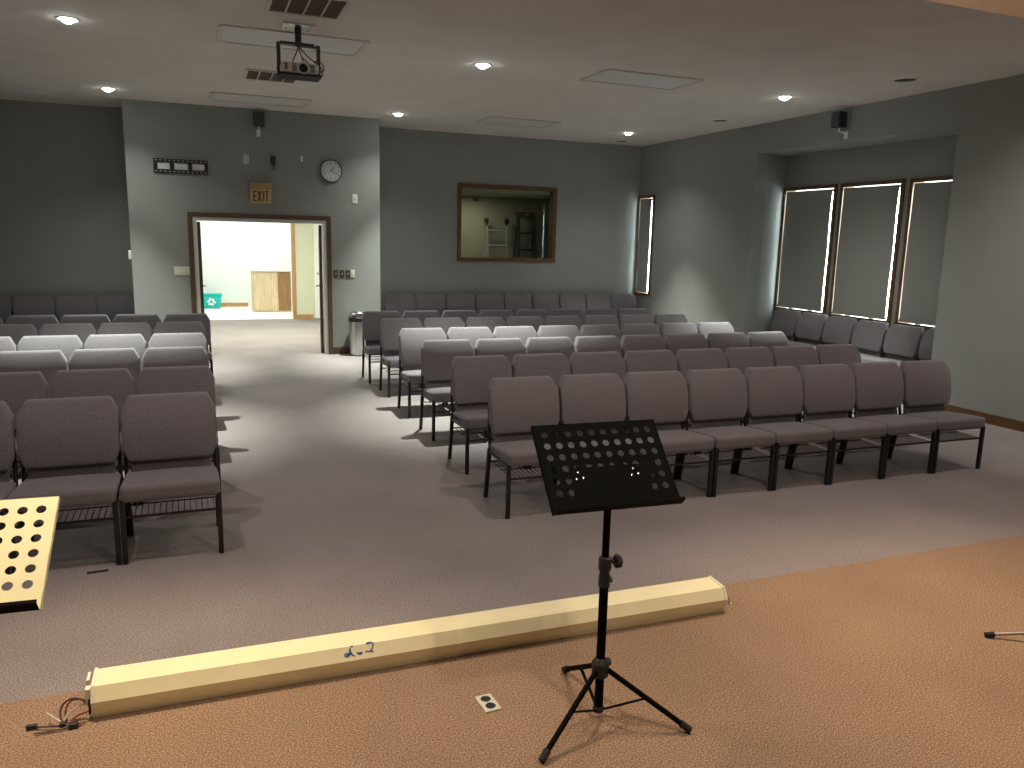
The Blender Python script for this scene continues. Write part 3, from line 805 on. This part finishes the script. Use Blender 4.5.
wall_speaker((.889, YP, 3.245), 0, 'small black loudspeaker on a white bracket above the exit sign', False)

# ------------------------------------------------------------------ ceiling fittings
DL = [(-.862, 7.64, 'lit recessed ceiling downlight left of the projector, nearest the picture corner'),
      (2.688, 7.68, 'lit recessed ceiling downlight right of the projector over the middle rows'),
      (6.318, 7.66, 'lit recessed ceiling downlight in front of the window niche speaker'),
      (-.870, 11.03, 'lit recessed ceiling downlight above the left edge of the doorway wall'),
      (2.690, 11.17, 'lit recessed ceiling downlight above the right edge of the doorway wall'),
      (6.330, 11.22, 'lit recessed ceiling downlight near the far corner by the slim window')]
def downlight(x, y, label):
    root = tag(empty('ceiling_downlight', (x, y, H)), label, 'ceiling light', 'lit ceiling downlights')
    b = MB(); b.lathe([(.062, -.003), (.075, -.008), (.085, -.004), (.086, 0), (.062, 0)], 32); b.build('trim_ring', M['white_plastic'], root)
    g = MB(); g.lathe([(0, -.036), (.025, -.033), (.046, -.020), (.058, -.004), (.06, -.001)], 28); g.build('lamp_lens', M['lamp_glow'], root)
for q in DL: downlight(*q)
def round_speaker(x, y, label):
    root = tag(empty('ceiling_speaker', (x, y, H)), label, 'ceiling speaker', 'round ceiling speakers along the window wall')
    b = MB(); b.lathe([(.105, -.005), (.115, -.012), (.135, -.006), (.137, 0), (.105, 0)], 36); b.build('trim_ring', M['white_plastic'], root)
    g = MB(); g.lathe([(0, -.006), (.09, -.0055), (.105, -.003)], 32); g.build('speaker_grille', M['dark_grille'], root)
round_speaker(6.69, 6.33, 'round dark ceiling speaker nearest, before the window niche')
round_speaker(6.755, 9.47, 'round dark ceiling speaker above the far end of the niche')
round_speaker(6.745, 12.16, 'round dark ceiling speaker in the far corner over the slim window')
def troffer(x, y, w, label):
    root = tag(empty('ceiling_light_panel', (x, y, H)), label, 'light panel', 'unlit fluorescent ceiling panels')
    hx, hy = w/2, .30
    b = MB()
    for s in (-1, 1):
        b.span(-hx, hx, s*hy-.02, s*hy+.02, -.012, 0); b.span(s*hx-.02, s*hx+.02, -hy+.02, hy-.02, -.012, 0)
    b.build('frame', M['vent_frame'], root)
    d = MB(); d.span(-hx+.02, hx-.02, -hy+.02, hy-.02, -.006, -.001); d.build('diffuser', M['diffuser'], root)
troffer(.885, 7.555, 1.20, 'unlit rectangular ceiling light panel directly above the projector')
troffer(.865, 10.93, 1.16, 'unlit rectangular ceiling light panel above the doorway wall speaker')
troffer(4.40, 7.58, 1.10, 'unlit rectangular ceiling light panel in the middle of the ceiling')
troffer(4.41, 11.03, 1.05, 'unlit rectangular ceiling light panel above the ladder window')
def vent(x, y, label):
    root = tag(empty('ceiling_vent', (x, y, H)), label, 'air vent', 'return air vents in the ceiling')
    hx, hy = .265, .265
    b = MB()
    for s in (-1, 1):
        b.span(-hx, hx, s*hy-.014, s*hy+.014, -.012, 0); b.span(s*hx-.014, s*hx+.014, -hy+.014, hy-.014, -.012, 0)
    b.build('frame', M['vent_frame'], root)
    for i in (-1, 0, 1):
        d = MB(); d.span(i*hx/2-.006, i*hx/2+.006, -hy+.014, hy-.014, -.010, 0); d.build('divider', M['vent_frame'], root)
    g = MB(); g.span(-hx+.014, hx-.014, -hy+.014, hy-.014, -.003, -.0005); g.build('filter', M['filter'], root)
vent(.855, 6.37, 'dark square return vent nearest, in front of the projector')
vent(.855, 9.27, 'dark square return vent behind the projector')

# projector on its drop mount
def projector():
    root = tag(empty('ceiling_projector', (.864, 7.02, H)), 'white video projector in a black cage hanging from the ceiling', 'projector')
    p = MB(); p.rbox((.125, .10, .006), .004, 2, c=(0, 0, -.006)); p.build('ceiling_plate', M['steel'], root)
    for sx in (-1, 1):
        for sy in (-1, 1):
            q = MB(); q.lathe([(.012, 0), (.012, -.008), (0, -.011)], 10, (sx*.09, sy*.065, -.012)); q.build('bolt', M['chrome'], root)
    b = MB(); b.rod((0, 0, -.012), (0, 0, -.155), .026, 16); b.build('drop_pole', M['black_metal'], root)
    b = MB(); b.box((-.015, 0, -.142), (.27, .06, .022)); b.box((.07, 0, -.152), (.20, .045, .014)); b.build('top_bar', M['black_metal'], root)
    for s in (-1, 1):
        a = MB(); x = s*.158
        a.bar((x, 0, -.135), (x, 0, -.40), .012, .03, (1, 0, 0)); a.build('side_arm', M['black_metal'], root)
        for z in (-.17, -.34):
            k = MB(); k.rod((x, 0, z), (x+s*.018, 0, z), .009, 10); k.build('knob', M['black_plastic'], root)
    b = MB(); b.box((0, -.02, -.396), (.33, .235, .014)); b.build('cradle_tray', M['rubber'], root)
    c = MB(); c.rbox((.147, .115, .041), .018, 3, c=(-.004, -.02, -.345)); bo = c.build('projector_body', M['projector'], root)
    yf = -.136
    R = Matrix.Rotation(PI/2, 4, 'X')
    l = MB(); l.lathe([(.047, -.004), (.047, .012), (.04, .016), (.034, .004)], 28, (.018, yf, -.345), R); l.build('lens_ring', M['projector'], bo)
    l = MB(); l.lathe([(.034, 0), (.031, .006), (.02, .010), (0, .013)], 24, (.018, yf, -.345), R); l.build('lens', M['lens'], bo)
    for x, w in ((-.052, .036), (.09, .036)):
        v = MB()
        for k in range(7): v.box((x, yf+.0005, -.345+(k-3)*.0085), (w, .004, .0055))
        v.build('vent_grille', M['projector_vent'], bo)
    v = MB(); v.box((-.115, yf+.0005, -.34), (.022, .004, .048)); v.build('intake_grille', M['projector_vent'], bo)
    s_ = MB(); s_.lathe([(0, 0), (.006, 0), (.006, .003), (0, .004)], 12, (.068, yf, -.318), R); s_.build('sensor', M['lens'], bo)
    for pts in ([(0, .02, -.15), (-.01, .03, -.2), (-.045, .05, -.26), (-.04, .07, -.33)],
                [(0, .0, -.15), (.02, .02, -.22), (.05, .05, -.27), (.055, .08, -.32)],
                [(.005, .01, -.15), (.06, .03, -.21), (.14, .05, -.26), (.195, .05, -.30), (.205, .06, -.345), (.175, .07, -.365), (.145, .08, -.355)],
                [(.13, .06, -.25), (.17, .05, -.245), (.21, .05, -.27), (.215, .06, -.32), (.16, .07, -.33), (.08, .08, -.26), (.03, .06, -.22)]):
        P = []
        for i in range(len(pts)-1):
            for t in (0, .25, .5, .75): P.append(Vector(pts[i]).lerp(Vector(pts[i+1]), t))
        P.append(Vector(pts[-1]))
        for _ in range(4): P = [P[0]]+[(P[i-1]+P[i]*2+P[i+1])/4 for i in range(1, len(P)-1)]+[P[-1]]
        w = MB(); w.tube(P, .0045, 8); w.build('cable', M['black_plastic'], root)
projector()

# ------------------------------------------------------------------ foyer things
def recycling_bin():
    root = tag(empty('recycling_bin', (.315, 19.75, 0)), 'teal plastic recycling bin with white arrows logo seen through doorway', 'bin')
    b = MB(); bm = b.bm
    b.prism([(-.19, 0), (.19, 0), (.225, .30), (.225, .31), (-.225, .31), (-.225, .30)], -.16, .16, 'Y'); b.bev(.01, 2); b.build('bin_body', M['teal'], root)
    r = MB(); r.span(-.24, .24, -.175, .175, .305, .335); r.bev(.006, 2); r.build('bin_rim', M['teal'], root)
    for k in range(3):      # three chasing arrows
        a = MB(); ang = k*2*PI/3
        def T(x, z): return (x*math.cos(ang)-z*math.sin(ang), x*math.sin(ang)+z*math.cos(ang)+.155)
        pts = [(1.4*px_, 1.4*pz_) for px_, pz_ in [(-.055, -.05), (.012, -.05), (.012, -.066), (.042, -.038), (.012, -.010), (.012, -.026), (-.04, -.026)]]
        a.prism([T(*p) for p in pts], -.1665, -.1635, 'Y'); a.build('arrow', M['white_print'], root)
recycling_bin()
def cabinet():
    root = tag(empty('counter_cabinet', (1.58, 18.9, 0)), 'oak counter cabinet with a white worktop seen through the doorway', 'cabinet')
    b = MB(); b.span(-.40, .42, -.27, .30, .0, .90); b.build('cabinet_body', M['pale_oak'], root)
    d = MB(); d.span(-.385, .13, -.290, -.272, .03, .885); d.bev(.003, 1); d.build('door', M['pale_oak'], root)
    d = MB(); d.span(.145, .415, -.290, -.272, .03, .885); d.bev(.003, 1); o = d.build('door', M['brown_oak'], root); o['label'] = 'darker brown oak door'
    t = MB(); t.span(-.43, .44, -.31, .32, .90, .945); t.bev(.006, 2); t.build('worktop', M['white_paint'], root)
    s = MB(); s.span(.1, .36, -.12, .1, .944, .952); s.build('sink_rim', M['steel'], root)
cabinet()

# ------------------------------------------------------------------ light
def spot(loc, target, energy, col, angle, blend, radius):
    l = bpy.data.lights.new('lamp', 'SPOT'); l.energy = energy; l.color = col; l.spot_size = math.radians(angle); l.spot_blend = blend; l.shadow_soft_size = radius
    o = bpy.data.objects.new('lamp', l); COL.objects.link(o); o.location = loc
    o.rotation_euler = (Vector(target)-Vector(loc)).to_track_quat('-Z', 'Y').to_euler()
    return o
COOL = (.94, 1.0, .90); WARM = (1.0, .76, .50)
for x, y, _l in DL:
    spot((x, y, H-.05), (x, y-.25, 0), 1080, COOL, 62, 1.0, .035)
    spot((x, y, H-.05), (x, y, 0), 120 if y < 9 else 75, COOL, 122, 1.0, .035)
spot((-.9, 3.6, 4.2), (-.40, 2.45, 0), 590, WARM, 58, 1.0, .05)
spot((1.9, .2, 4.2), (1.4, 3.2, 0), 100, WARM, 85, 1.0, .05)
spot((3.6, 3.4, 4.2), (3.35, 1.75, 0), 560, WARM, 66, 1.0, .05)
for x in (-.86, 2.69, 6.31):
    spot((x, 3.95, 3.50), (x, 4.25, 0), 80, (1, .88, .84), 130, .8, .05)
spot((5.6, 3.2, 3.6), (7.4, 4.6, 1.3), 170, (.96, 1, .94), 75, 1.0, .05)  # added spot to brighten the near right wall, no fixture
def point(loc, energy, col):
    l = bpy.data.lights.new('lamp', 'POINT'); l.energy = energy; l.color = col; l.shadow_soft_size = .08
    o = bpy.data.objects.new('lamp', l); COL.objects.link(o); o.location = loc
point((1.7, .8, 3.3), 48, (1, .92, .85))  # added neutral fill for the projector front and chair fronts
point((5.0, 2.9, 4.1), 15, (1, .44, .15))  # added warm wash to turn the header face orange
def area(loc, size, energy, col):
    l = bpy.data.lights.new('lamp', 'AREA'); l.shape = 'RECTANGLE'; l.size, l.size_y = size; l.energy = energy; l.color = col
    o = bpy.data.objects.new('lamp', l); COL.objects.link(o); o.location = loc; return o
area((.95, 13.9, 2.68), (1.6, 1.6), 190, (.97, 1, .82))
area((1.2, 18.5, 2.68), (2.6, 1.8), 95, (.95, 1, .96))
area((4.6, 13.6, 2.48), (.5, .3), 6.0, (1, .93, .75))  # weak lamp added to lift the dark booth
fill = area((1.8, 2.3, 4.27), (6.0, 1.2), 25, (1, .95, .86))  # soft fill added over the stage, without a fixture
w = bpy.data.worlds.new('daylight'); S.world = w; w.use_nodes = True
w.node_tree.nodes['Background'].inputs['Color'].default_value = (.86, .94, 1, 1)
w.node_tree.nodes['Background'].inputs['Strength'].default_value = 20.0
